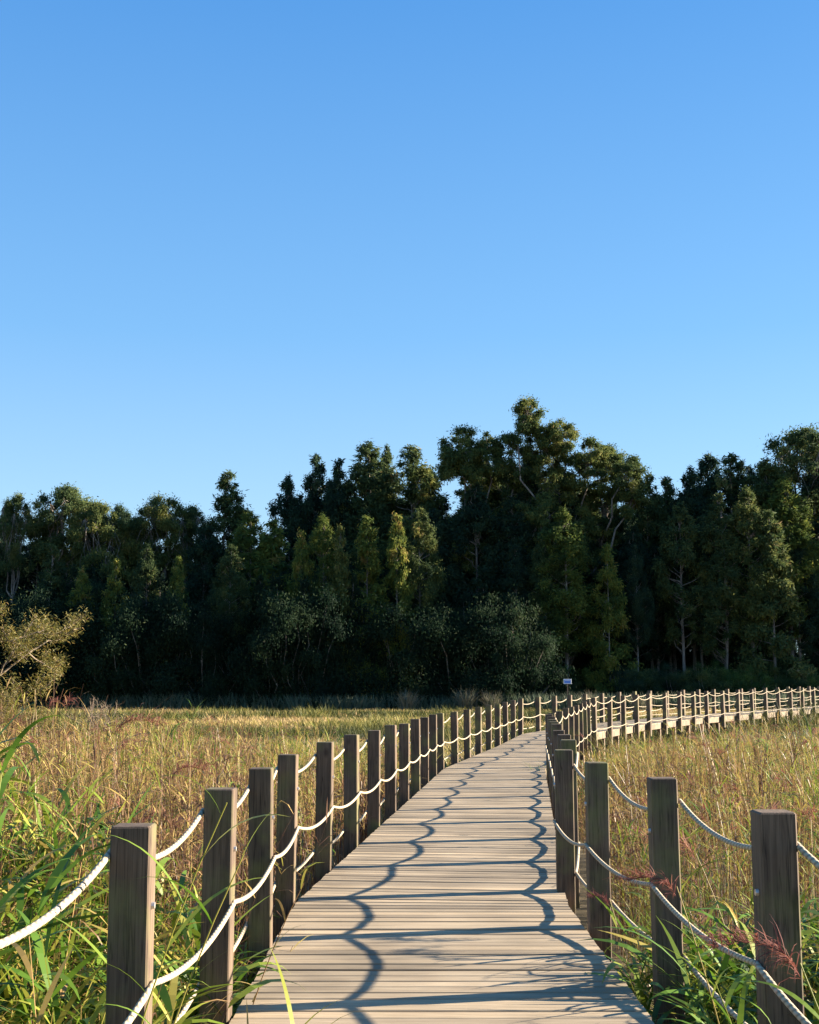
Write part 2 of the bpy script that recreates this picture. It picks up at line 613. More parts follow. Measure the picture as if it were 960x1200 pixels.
GZ = -1.0
pts_s = [s_of(q) for q in post_pts]
k_ = 0
for s0 in pts_s[1::1]:
    if k_ >= 49: break
    for off in (0.16, DECK_W - 0.16):
        (P,), (T,) = at(np.array([s0 + 0.75]), off)
        V, F = box_vf(-0.06, 0.06, -0.06, 0.06, GZ - 0.3 - P[2], -0.222)
        o = mesh_obj('support_pile', V, F, M_pile, deck, loc=P)
        o.rotation_euler = (0, 0, -math.atan2(T[0], T[1]))
    k_ += 1

# ------------------------------------------------------------------ rope fences
HP, WP = 1.08, 0.14
pv, pf = box_vf(-WP / 2, WP / 2, -WP / 2, WP / 2, -0.42, HP, 0.006)
post_me = None
bolt_me = None


def hexbolt():
    V, F, uv = tube([(0, 0, 0), (0.012, 0, 0), (0.0125, 0, 0)], [0.013, 0.012, 0.001], 8)
    return V, F


def rope_curve(acc_, pts, sag, r=0.012, drops=None):
    full = []
    for i in range(len(pts) - 1):
        a, b = pts[i], pts[i + 1]
        t = np.linspace(0, 1, 15)[:-1]
        sg = sag * random.uniform(0.75, 1.2)
        c = a + (b - a) * t[:, None]
        c[:, 2] -= 4 * sg * t * (1 - t)
        full.append(c)
    full.append(pts[-1][None])
    V, F, uv = tube(np.concatenate(full), r, 8)
    acc_.add(V, F, uv)


fences = []
for side in (0, 1):
    root = empty('rope_fence', (0, 0, 0))
    off = 0.02 - WP / 2 if side == 0 else DECK_W + 0.02 + WP / 2
    inner = 1 if side == 0 else -1
    near_x = {0: -.99, 1: -.99, 2: -.98, 3: -.925, 4: -.905} if side == 0 else {0: 1.37, 1: 1.36, 2: 1.385, 3: 1.365, 4: 1.257, 5: 1.214}
    up_, mid_, low_ = [], [], []
    for i, s0 in enumerate(pts_s):
        s1 = s0 + ({0: .3, 1: .3, 2: .32, 3: .62, 4: .70}.get(i, .73) if side else 0.0)
        if i <= 1 and side == 0:
            s1 = s0
        (P,), (T,) = at(np.array([s1]), off)
        if i in near_x: P[0] = near_x[i]
        n3 = np.array([T[1], -T[0], 0.0])
        ang = -math.atan2(T[0], T[1])
        if post_me is None:
            o = mesh_obj('post', pv, pf, M_post, root)
            post_me = o.data
            Vb, Fb = hexbolt()
            ob = mesh_obj('bolt', Vb, Fb, M_bolt, o)
            bolt_me = ob.data
        else:
            o = bpy.data.objects.new('post', post_me)
            col.objects.link(o); o.parent = root
            ob = bpy.data.objects.new('bolt', bolt_me)
            col.objects.link(ob); ob.parent = o
        jz = random.uniform(-0.018, 0.012)
        o.location = (P[0] + random.uniform(-.006, .006), P[1], P[2] + jz)
        o.rotation_euler = (random.uniform(-.011, .011), random.uniform(-.011, .011), ang + random.uniform(-.04, .04))
        ob.location = (inner * WP / 2, random.uniform(-.02, .02), 0.80 + random.uniform(-.03, .03))
        ob.rotation_euler = (0, 0, 0 if inner > 0 else math.pi)
        jj = lambda a: np.array([0, 0, random.uniform(-a, a)])
        up_.append(P - inner * n3 * (WP / 2 + 0.011) + [0, 0, 0.97] + jj(.012))
        mid_.append(P + inner * n3 * (WP / 2 + 0.011) + [0, 0, 0.525] + jj(.012))
        low_.append(P - inner * n3 * (WP / 2 + 0.011) + [0, 0, 0.15] + jj(.012))
    for pts, sg, lb in ((up_, 0.10, 'upper rope along the outer faces of the posts'),
                        (mid_, 0.062, 'middle rope along the inner faces of the posts'),
                        (low_, 0.05, 'lower rope just above deck level')):
        A = Acc()
        rope_curve(A, pts, sg)
        ro = A.obj('rope', M_rope, root, smooth=True)
        ro['label'] = lb
    # rope staples on near posts are part of the rope drawing; keep simple
    tag(root, ('brown timber posts with three slack white ropes along the left edge of the boardwalk' if side == 0 else
               'brown timber posts with three slack white ropes along the right edge of the boardwalk'), 'rope fence',
        'rope fences beside the boardwalk')
    fences.append(root)

# ------------------------------------------------------------------ ground
xs = np.concatenate([np.linspace(-900, -60, 12), np.linspace(-50, 110, 81), np.linspace(120, 900, 12)])
ys = np.concatenate([np.linspace(-400, -10, 10), np.linspace(-6, 210, 100), np.linspace(230, 1800, 12)])
X, Y = np.meshgrid(xs, ys)
Z = GZ + 0.12 * (vnoise(X, Y, 7, 3) - 0.5) + 0.1 * (vnoise(X, Y, 2.6, 4) - 0.5)
V = np.stack([X, Y, Z], -1).reshape(-1, 3)
nx, ny = len(xs), len(ys)
i = (np.arange(ny - 1)[:, None] * nx + np.arange(nx - 1)[None]).ravel()
F = np.stack([i, i + 1, i + nx + 1, i + nx], -1)
gr = mesh_obj('ground', V, F, M_ground, smooth=True)
tag(gr, 'flat marsh ground under the grass and reeds', kind='structure')


# ------------------------------------------------------------------ reeds and grass (nobody could count them)
def path_offset(x, y):
    """signed distance to the right of the left deck edge"""
    q = PQ[::15]; t = PT[::15]
    out = np.empty(len(x))
    for a in range(0, len(x), 4000):
        dx = x[a:a + 4000, None] - q[None, :, 0]; dy = y[a:a + 4000, None] - q[None, :, 1]
        k = np.argmin(dx * dx + dy * dy, 1)
        r_ = np.arange(len(k))
        out[a:a + 4000] = dx[r_, k] * t[k, 1] - dy[r_, k] * t[k, 0]
    return out


def scatter(x0, x1, y0, y1, dens, cone=None):
    n = int((x1 - x0) * (y1 - y0) * dens)
    x = rng.uniform(x0, x1, n); y = rng.uniform(y0, y1, n)
    if cone is not None:
        k = np.abs(x) < cone * y + 1.6
        x, y = x[k], y[k]
    return x, y


def reed_mass(acc_, x, y, top, tint_mu, tint_sd, leaves, leafL, leafW, stemW, S=3, zlow=0.35, plume=None, plume_p=0.0, lean=0.12):
    """stems with leaves; top = z of tips"""
    n = len(x)
    if n == 0: return
    z0 = np.full(n, GZ - 0.02)
    H = np.maximum(top - z0, 0.25)
    az = rng.uniform(0, 2 * np.pi, n)
    base_t = np.clip(rng.normal(tint_mu, tint_sd, n), 0, 1)
    el = np.pi / 2 - np.abs(rng.normal(0, lean, n))
    bend = np.abs(rng.normal(0.1, 0.18, n))
    P0 = np.stack([x, y, z0], 1)
    V, F, T, C = ribbons(P0, az, el, bend, H, np.full(n, stemW) * rng.uniform(.7, 1.3, n), 4,
                         roll=rng.uniform(-1.5, 1.5, n), tint=np.clip(base_t + 0.15, 0, 1), prof='stem')
    acc_.add(V, F, tint=T)
    m = leaves
    idx = np.repeat(np.arange(n), m)
    fr = rng.uniform(zlow, 1.0, n * m)
    k = fr * 4
    k0 = np.minimum(k.astype(int), 3); f = (k - k0)[:, None]
    LP = C[idx, k0] * (1 - f) + C[idx, k0 + 1] * f
    la = rng.uniform(0, 2 * np.pi, n * m)
    lel = rng.uniform(0.35, 1.25, n * m)
    lb = rng.uniform(0.3, 1.7, n * m)
    LL = leafL * rng.uniform(0.55, 1.25, n * m)
    LW = leafW * rng.uniform(0.6, 1.25, n * m)
    lt = np.clip(base_t[idx] + rng.normal(0, 0.10, n * m) + 0.16 * (0.6 - fr), 0, 1)
    V, F, T, _ = ribbons(LP, la, lel, lb, LL, LW, S, tint=lt)
    acc_.add(V, F, tint=T)
    if plume is not None:
        sel = np.where(rng.random(n) < plume_p)[0]
        add_plume(plume, C[sel, 4], az[sel])


def add_plume(acc_, tips, az, nf=34, L=0.13, W=0.006, scale=1.0, tint=None):
    n = len(tips)
    if n == 0: return
    idx = np.repeat(np.arange(n), nf)
    fr = rng.uniform(0, 1, n * nf)
    # a short nodding axis
    h = 0.26 * fr * scale
    d = np.stack([np.cos(az[idx]) * (0.3 + 0.5 * fr), np.sin(az[idx]) * (0.3 + 0.5 * fr), 0.9 - 0.7 * fr], 1)
    P = tips[idx] + d * h[:, None] - np.array([0, 0, 0.05])
    la = az[idx] + rng.normal(0, 0.8, n * nf)
    t0 = np.clip(rng.normal(0.5, 0.25, n), 0, 1) if tint is None else np.full(n, tint)
    V, F, T, _ = ribbons(P, la, rng.uniform(0.2, 1.3, n * nf), rng.uniform(0.8, 2.2, n * nf),
                         L * scale * rng.uniform(.6, 1.2, n * nf), np.full(n * nf, W * scale), 3,
                         tint=np.clip(t0[idx] + rng.normal(0, .12, n * nf), 0, 1), prof='fil')
    acc_.add(V, F, tint=T)


# --- left and right reed beds close by
for side in (-1, 1):
    A, PL = Acc(), Acc()
    # nearest: broad green leaves
    if side < 0:
        x, y = scatter(-4.2, -1.0, 2.4, 9.0, 72)
        off_ = -1.0 - x
        cl = vnoise(x, y, 0.55, 5)
        top = -0.30 + 0.62 * np.clip(off_, 0, 3.2) + 0.75 * (cl - .3) + rng.normal(0, .12, len(x))
        top = np.minimum(top, 1.25)
        tm = 0.22 + 0.26 * vnoise(x, y, 0.9, 6)
    else:
        x, y = scatter(1.42, 4.8, 2.6, 8.4, 72)
        off_ = x - 1.42
        cl = vnoise(x, y, 0.55, 7)
        top = -0.28 + 0.20 * np.clip(off_, 0, 3) + 0.7 * (cl - .3) + rng.normal(0, .1, len(x))
        tm = 0.15 + 0.28 * vnoise(x, y, 0.9, 8)
    k = (np.abs(x) < 0.34 * y + 1.3) & (rng.random(len(x)) < .35 + cl)
    x, y, top, tm = x[k], y[k], top[k], tm[k]
    reed_mass(A, x, y, top, tm, 0.09, 11, 0.40, 0.030, 0.009, S=6, plume=PL, plume_p=0.02)
    k = rng.random(len(x)) < .16      # broad bladed plants among them
    reed_mass(A, x[k] + .03, y[k] + .06, top[k] + .05, np.full(k.sum(), .24), 0.07, 10, 0.50, 0.040, 0.010, S=6)
    # undergrowth: fine pale stalks
    reed_mass(A, x + .05, y + .03, top - 0.1, 0.66, 0.15, 3, 0.25, 0.008, 0.006, S=3, lean=0.25)
    # middle distance: dry mixed reed wall, tall and clumped
    x, y = scatter(-13, 13, 7.0, 34, 50, cone=0.36)
    po = path_offset(x, y)
    k = (po < -0.3) if side < 0 else (po > 2.55)
    x, y, po = x[k], y[k], po[k]
    dist = np.where(po < 0, -po, po - 2.3)
    n1 = vnoise(x, y, 3.2, 9); n2 = vnoise(x, y, 0.8, 10); n3 = vnoise(x, y, 0.35, 13)
    top = -0.25 + 0.75 * n1 + 0.45 * n2 + 0.25 * n3 + rng.normal(0, .15, len(x)) + 0.12 * np.clip(dist, 0, 3)
    top -= 0.45 * np.clip(1 - dist / 1.0, 0, 1)
    if side > 0:
        top -= 0.30
    else:
        top += 0.35 * np.clip((dist - 1.5) / 2, 0, 1) * np.clip((15 - y) / 4, 0, 1)
    top += 0.12 * np.clip((y - 10) / 2, 0, 1) - (0.40 if side < 0 else 0.08) * np.clip((y - 15) / 6, 0, 1)
    if side > 0:
        top -= 0.55 * np.clip((10.8 - y) / .8, 0, 1)
    top = np.where(y > 27, top - (y - 27) * 0.10, top)
    keep = rng.random(len(x)) < np.clip(0.10 + 1.15 * n2 * (0.5 + n3), 0, 1) * np.where(y > 18, .8, 1)
    x, y, top, n1, n2 = x[keep], y[keep], top[keep], n1[keep], n2[keep]
    tm = 0.34 + 0.75 * (vnoise(x, y, 1.5, 12) - .30) + (0.13 if side < 0 else 0.08)
    near = y < 15
    reed_mass(A, x[near], y[near], top[near], tm[near], 0.15, 8, 0.26, 0.013, 0.008, S=3, plume=PL, plume_p=0.035 if side < 0 else 0.07, zlow=.42)
    reed_mass(A, x[~near], y[~near], top[~near], tm[~near], 0.14, 5, 0.30, 0.018, 0.014, S=2, plume=PL, plume_p=0.03, zlow=.45)
    # bare brown stalks standing in the bed
    k = near & (rng.random(len(x)) < .8)
    reed_mass(A, x[k] + .1, y[k] - .07, top[k] + .02, 0.88, 0.1, 2, 0.2, 0.008, 0.008, S=2, lean=.1)
    o = A.obj('reed_bed', M_reed)
    tag(o, 'mixed green and straw coloured reeds growing along the %s side of the boardwalk' % ('left' if side < 0 else 'right'), kind='stuff')
    o = PL.obj('reed_plumes', M_plume)
    tag(o, 'reddish brown feathery seed heads above the reeds on the %s' % ('left' if side < 0 else 'right'), kind='stuff')

# --- low golden marsh grass out to the wood
A = Acc()
for (y0, y1, dens, Lm, Wm) in ((22, 45, 30, 0.42, 0.016), (45, 85, 11, 0.46, 0.03), (85, 147, 5, 0.5, 0.055)):
    x, y = scatter(-y1 * 0.36 - 2, y1 * 0.36 + 2, y0, y1, dens, cone=0.36)
    po = path_offset(x, y)
    hill = vnoise(x * 0.45, y, 5.0, 20)                 # low tussocky swells
    dark = np.clip((vnoise(x * 0.30, y * .8, 5.0, 21) - .55) * 5, 0, 1)  # dark sedge streaks, their tint also paints the shadowed fronts of tussocks
    k = ((po < -0.15) | (po > 2.2))
    x, y, hill, dark = x[k], y[k], hill[k], dark[k]
    m = len(x)
    P0 = np.stack([x, y, np.full(m, GZ)], 1)
    tint = np.clip(0.28 + 0.66 * vnoise(x * 0.5, y, 5, 22) + rng.normal(0, .08, m), 0, 1)
    tall = np.where((po[k] > 2.2) & (po[k] < 14) & (x > 5), 2.0, 1.0)
    tus = vnoise(x * 0.8, y * .55, 3.2, 41) * vnoise(x, y, 9, 42) > .40
    tint = np.where(tus, rng.uniform(.12, .42, m), tint)
    hill = np.where(tus, hill * .6 + .75, hill)
    tint = np.where(rng.random(m) < dark, rng.uniform(0, .15, m), tint)
    for _ in range(3):
        V, F, T, C_ = ribbons(P0 + rng.normal(0, .05, (m, 3)) * [1, 1, 0], rng.uniform(0, 6.3, m), rng.uniform(.9, 1.5, m),
                             rng.uniform(.2, 1.4, m), tall * Lm * (0.15 + 1.4 * hill + .7 * dark) * rng.uniform(.7, 1.3, m), np.full(m, Wm), 3, tint=tint)
        A.add(V, F, tint=T)
o = A.obj('marsh_grass', M_grass)
tag(o, 'low golden marsh grass stretching to the wood', kind='stuff')

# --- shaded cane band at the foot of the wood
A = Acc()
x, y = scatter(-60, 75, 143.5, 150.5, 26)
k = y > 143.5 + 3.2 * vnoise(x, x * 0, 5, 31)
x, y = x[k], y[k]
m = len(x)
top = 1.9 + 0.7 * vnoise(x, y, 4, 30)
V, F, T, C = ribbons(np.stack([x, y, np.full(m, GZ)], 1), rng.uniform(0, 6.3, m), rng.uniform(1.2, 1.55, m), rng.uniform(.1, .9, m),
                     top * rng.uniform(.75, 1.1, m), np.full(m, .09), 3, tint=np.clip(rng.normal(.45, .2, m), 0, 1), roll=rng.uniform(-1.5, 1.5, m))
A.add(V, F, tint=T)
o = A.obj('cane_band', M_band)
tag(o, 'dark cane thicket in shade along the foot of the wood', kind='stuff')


# ------------------------------------------------------------------ trees
def leaf_cloud(clumps, per, leaf=(0.5, 0.17), droop=0.75, tint_mu=0.45, zs=0.75):
    """clumps: (n,4) centre + radius; leaves hang in loose tufts near the clump shells"""
    C = np.asarray(clumps, float)
    n = len(C)
    cnt = np.maximum((per * (C[:, 3] ** 2)).astype(int), 12)
    idx = np.repeat(np.arange(n), cnt)
    m = len(idx)
    d = rng.normal(size=(m, 3)); d /= np.linalg.norm(d, axis=1)[:, None]
    r_ = C[idx, 3] * np.minimum(np.abs(rng.normal(0, .55, m)), 1.25)
    P = C[idx, :3] + d * r_[:, None] * [1, 1, zs]
    cc = C[:, :3].mean(0)
    ow = C[idx, :3] - [cc[0], cc[1], 0]
    ow[:, 2] = (ow[:, 2] - cc[2]) * .25
    ow /= np.linalg.norm(ow, axis=1)[:, None] + .5
    ow = ow * .7 + d
    ow /= np.linalg.norm(ow, axis=1)[:, None] + 1e-6
    az = rng.uniform(0, 2 * np.pi, m)
    el = rng.uniform(-1.3, 0.9, m) - 0.3 * droop
    L = leaf[0] * rng.uniform(.6, 1.3, m)
    W = leaf[1] * rng.uniform(.7, 1.3, m)
    a = np.stack([np.cos(el) * np.cos(az), np.cos(el) * np.sin(az), np.sin(el)], 1)
    q = rng.normal(size=(m, 3)); b = np.cross(a, q); b /= np.linalg.norm(b, axis=1)[:, None]
    P0, P1, Pm = P, P + a * L[:, None], P + a * L[:, None] * 0.45
    V = np.stack([P0, Pm + b * W[:, None] / 2, P1, Pm - b * W[:, None] / 2], 1).reshape(-1, 3)
    F = np.arange(m * 4).reshape(-1, 4)
    ct = rng.normal(tint_mu, 0.13, n)
    t = np.clip(ct[idx] + rng.normal(0, .13, m), 0, 1)
    return V, F, np.repeat(t, 4), np.repeat(ow, 4, axis=0)


def limb(a, b, r0, r1, k=5, seg=5, wob=0.05):
    a, b = np.array(a, float), np.array(b, float)
    t = np.linspace(0, 1, seg + 1)[:, None]
    P = a + (b - a) * t
    L = np.linalg.norm(b - a)
    P[1:-1] += rng.normal(0, wob * L, (seg - 1, 3)) * [1, 1, .4]
    P[:, 2] -= (np.sin(t[:, 0] * np.pi)) * L * 0.06
    return tube(P, np.linspace(r0, r1, seg + 1), k)[:2]


def column_tree(H, Rm, crown_from=0.3, pointy=1.0, n=70):
    cl = []
    for _ in range(n):
        f = rng.uniform(0, 1) ** 0.85
        z = H * (crown_from + (1 - crown_from) * f) - 0.5
        env = Rm * (np.interp(f, [0, .15, .45, .8, 1], [.45, .9, 1, .6, .12 if pointy > .5 else .45]))
        th = rng.uniform(0, 2 * np.pi); rr = env * rng.uniform(.25, 1) ** .5
        cl.append((rr * math.cos(th), rr * math.sin(th), z, rng.uniform(.65, 1.2) * (0.30 + 0.65 * env / Rm)))
    for f in np.linspace(.80, 1.0, 9):
        cl.append((rng.normal(0, .25 * (1.05 - f) * 5), rng.normal(0, .25 * (1.05 - f) * 5), H * f - .4, np.interp(f, [.8, 1], [.8, .22]) * Rm / 2.6))
    A = Acc()
    bend = rng.normal(0, .25, 2)
    tp = np.array([(bend[0] * math.sin(3 * f), bend[1] * math.sin(2 * f), H * .96 * f) for f in np.linspace(0, 1, 9)])
    V, F, _ = tube(tp, np.linspace(.24, .03, 9), 7); A.add(V, F)
    for c in cl[::2]:
        zb = max(c[2] - rng.uniform(.8, 2.2), H * .12)
        V, F = limb((np.interp(zb, tp[:, 2], tp[:, 0]), np.interp(zb, tp[:, 2], tp[:, 1]), zb), c[:3], .06, .015, 4, 4); A.add(V, F)
    return cl, A


def umbrella_tree(H, Rm, n=42, depth=0.36, fork=0.5):
    cl = []
    A = Acc()
    tp = np.array([(rng.normal(0, .12), rng.normal(0, .12), H * fork * f) for f in np.linspace(0, 1, 6)]); tp[0] = (0, 0, 0)
    V, F, _ = tube(tp, np.linspace(.34, .22, 6), 8); A.add(V, F)
    nl = 6
    heads_ = []
    for i_ in range(nl):
        th = 2 * math.pi * (i_ + rng.uniform(-.3, .3)) / nl
        rr = Rm * rng.uniform(.25, .75)
        hz = H * (1 - .1 * (rr / Rm) ** 2) - rng.uniform(1.2, 3.4)
        hd = (rr * math.cos(th), rr * math.sin(th), hz)
        heads_.append(hd)
        V, F = limb(tp[-1], hd, .17, .06, 6, 6, .04); A.add(V, F)
    for _ in range(n):
        hd = heads_[rng.integers(nl)]
        th = rng.uniform(0, 2 * np.pi); rr = Rm * .55 * rng.uniform(0, 1) ** .5
        x_, y_ = hd[0] + rr * math.cos(th), hd[1] + rr * math.sin(th)
        q = math.hypot(x_, y_) / Rm
        if q > 1.05: continue
        z_ = H - 0.8 - H * .16 * q * q - rng.uniform(0, 1) ** 1.6 * H * depth * (1 - .4 * q)
        c = (x_, y_, z_, rng.uniform(.7, 1.35))
        cl.append(c)
        V, F = limb(hd, c[:3], .035, .012, 4, 4, .08); A.add(V, F)
    return cl, A


def cone_tree(H, Rm, n=60):
    cl = []
    for _ in range(n):
        f = rng.uniform(0, 1) ** 1.1
        env = Rm * (1 - f) ** .75 + .12
        th = rng.uniform(0, 2 * np.pi); rr = env * rng.uniform(.2, 1) ** .5
        cl.append((rr * math.cos(th), rr * math.sin(th), .6 + (H - .8) * f, .35 + .55 * env / Rm))
    A = Acc()
    V, F, _ = tube([(0, 0, 0), (.05, 0, H * .5), (0, 0, H * .97)], [.12, .07, .01], 6); A.add(V, F)
    for c in cl[::3]:
        V, F = limb((0, 0, max(.2, c[2] - .7)), c[:3], .03, .01, 4, 3); A.add(V, F)
    return cl, A


def shrub_shape(H, Rm, n=26):
    cl = []
    for _ in range(n):
        th = rng.uniform(0, 2 * np.pi); rr = Rm * rng.uniform(0, 1) ** .5
        z = H * rng.uniform(.06, .88) * (1 - .35 * (rr / Rm) ** 2)
        cl.append((rr * math.cos(th), rr * math.sin(th), z, rng.uniform(.7, 1.5)))
    A = Acc()
    for c in cl[::2]:
        V, F = limb((c[0] * .15, c[1] * .15, 0), c[:3], .06, .015, 5, 4); A.add(V, F)
    return cl, A


def giant_tree():
    """spreading multi-stemmed old eucalyptus; offsets from its base in metres (x across, z up)"""
    cl = []
    A = Acc()
    k = 165 / 1500.0
    domes = [  # photo px of dome tops and half widths
        (543, 500, 24), (571, 503, 22), (600, 506, 20), (618, 466, 16), (640, 492, 22), (660, 489, 20), (690, 511, 24), (716, 516, 20),
        (735, 535, 18), (742, 566, 14), (530, 528, 12), (560, 545, 26), (600, 545, 28), (645, 535, 28), (680, 548, 26), (712, 560, 24),
        (552, 585, 24), (590, 590, 28), (630, 580, 28), (668, 592, 28), (705, 600, 26), (575, 625, 26), (615, 630, 28), (655, 640, 26), (692, 640, 22), (540, 620, 18)]
    base = (635, 808 + 2.55 / k)
    stems = []
    for sx in (-4, 0.5, 4.5):
        top = (sx * 1.3, rng.uniform(-1, 1), 14 + rng.uniform(-1, 2))
        V, F = limb((sx * .35, 0, 0), top, .5, .3, 9, 7, .02); A.add(V, F)
        stems.append(top)
    for (px, py, hw) in domes:
        x_ = (px - base[0]) * k; z_ = (base[1] - py) * k; r_ = hw * k
        y_ = rng.uniform(-3.5, 3.5)
        hub = (x_, y_, z_ - r_ * 1.3)
        st = min(stems, key=lambda q: abs(q[0] - x_))
        V, F = limb(st, hub, .2, .08, 6, 6, .05); A.add(V, F)
        nn = int(20 + hw * 1.1)
        for _ in range(nn):
            th = rng.uniform(0, 2 * np.pi); q = rng.uniform(0, 1) ** .5
            ph = rng.uniform(0, 1) ** 1.3
            c = (x_ + r_ * q * math.cos(th), y_ + 1.3 * r_ * q * math.sin(th), z_ - .65 - r_ * .55 * q * q - ph * r_ * 2.2, rng.uniform(.55, 1.15))
            cl.append(c)
            V, F = limb(hub, c[:3], .05, .015, 4, 3, .08); A.add(V, F)
    return cl, A


protos = {}


def make_proto(key, shape, per, leaf, mu):
    cl, A = shape
    V, F, T, OW = leaf_cloud(cl, per, leaf, tint_mu=mu, zs=1.35 if key.startswith('col') else .8)
    me_c = mesh_obj('crown', V, F, M_leaf, tint=T)
    at_ = me_c.data.attributes.new('outward', 'FLOAT_VECTOR', 'POINT')
    at_.data.foreach_set('vector', OW.astype(np.float32).ravel())
    me_t = A.obj('trunk', M_bark, smooth=True)
    cm, tm = me_c.data, me_t.data
    bpy.data.objects.remove(me_c); bpy.data.objects.remove(me_t)
    zs = V[:, 2]
    protos[key] = (cm, tm, float(np.percentile(zs, 99.9)))


for v in range(4):
    make_proto('col%d' % v, column_tree(26, 2.5 + .25 * v, .24 + .05 * v, 1.0, 125), 420, (.42, .11), .42)
for v in range(3):
    make_proto('umb%d' % v, umbrella_tree(26, 4.4 + .3 * v, 110), 380, (.38, .11), .52)
for v in range(3):
    make_proto('cone%d' % v, cone_tree(14, 2.6 + .3 * v, 110), 450, (.36, .10), .6)
for v in range(3):
    make_proto('shrub%d' % v, shrub_shape(8.0, 4.4, 75), 520, (.21, .07), .45)
make_proto('giant', giant_tree(), 400, (.40, .12), .5)


def put_tree(key, x, y, H, name, label, cat, group=None, color=(1, 1, 1), sxy=1.0, rz=None, z=GZ):
    cm, tm, h0 = protos[key]
    root = empty(name, (x, y, z), random.uniform(0, 6.28) if rz is None else rz)
    s_ = H / h0
    root.scale = (s_ * sxy, s_ * sxy, s_)
    c = bpy.data.objects.new('crown', cm); c.parent = root; col.objects.link(c)
    t = bpy.data.objects.new('trunk', tm); t.parent = root; col.objects.link(t)
    c.color = (*color, 1)
    tag(root, label, cat, group)
    return root


def by_px(px, py, D):
    return (px - 480) / FPX * D, D, CAM_Z + (808 - py) / FPX * D - GZ


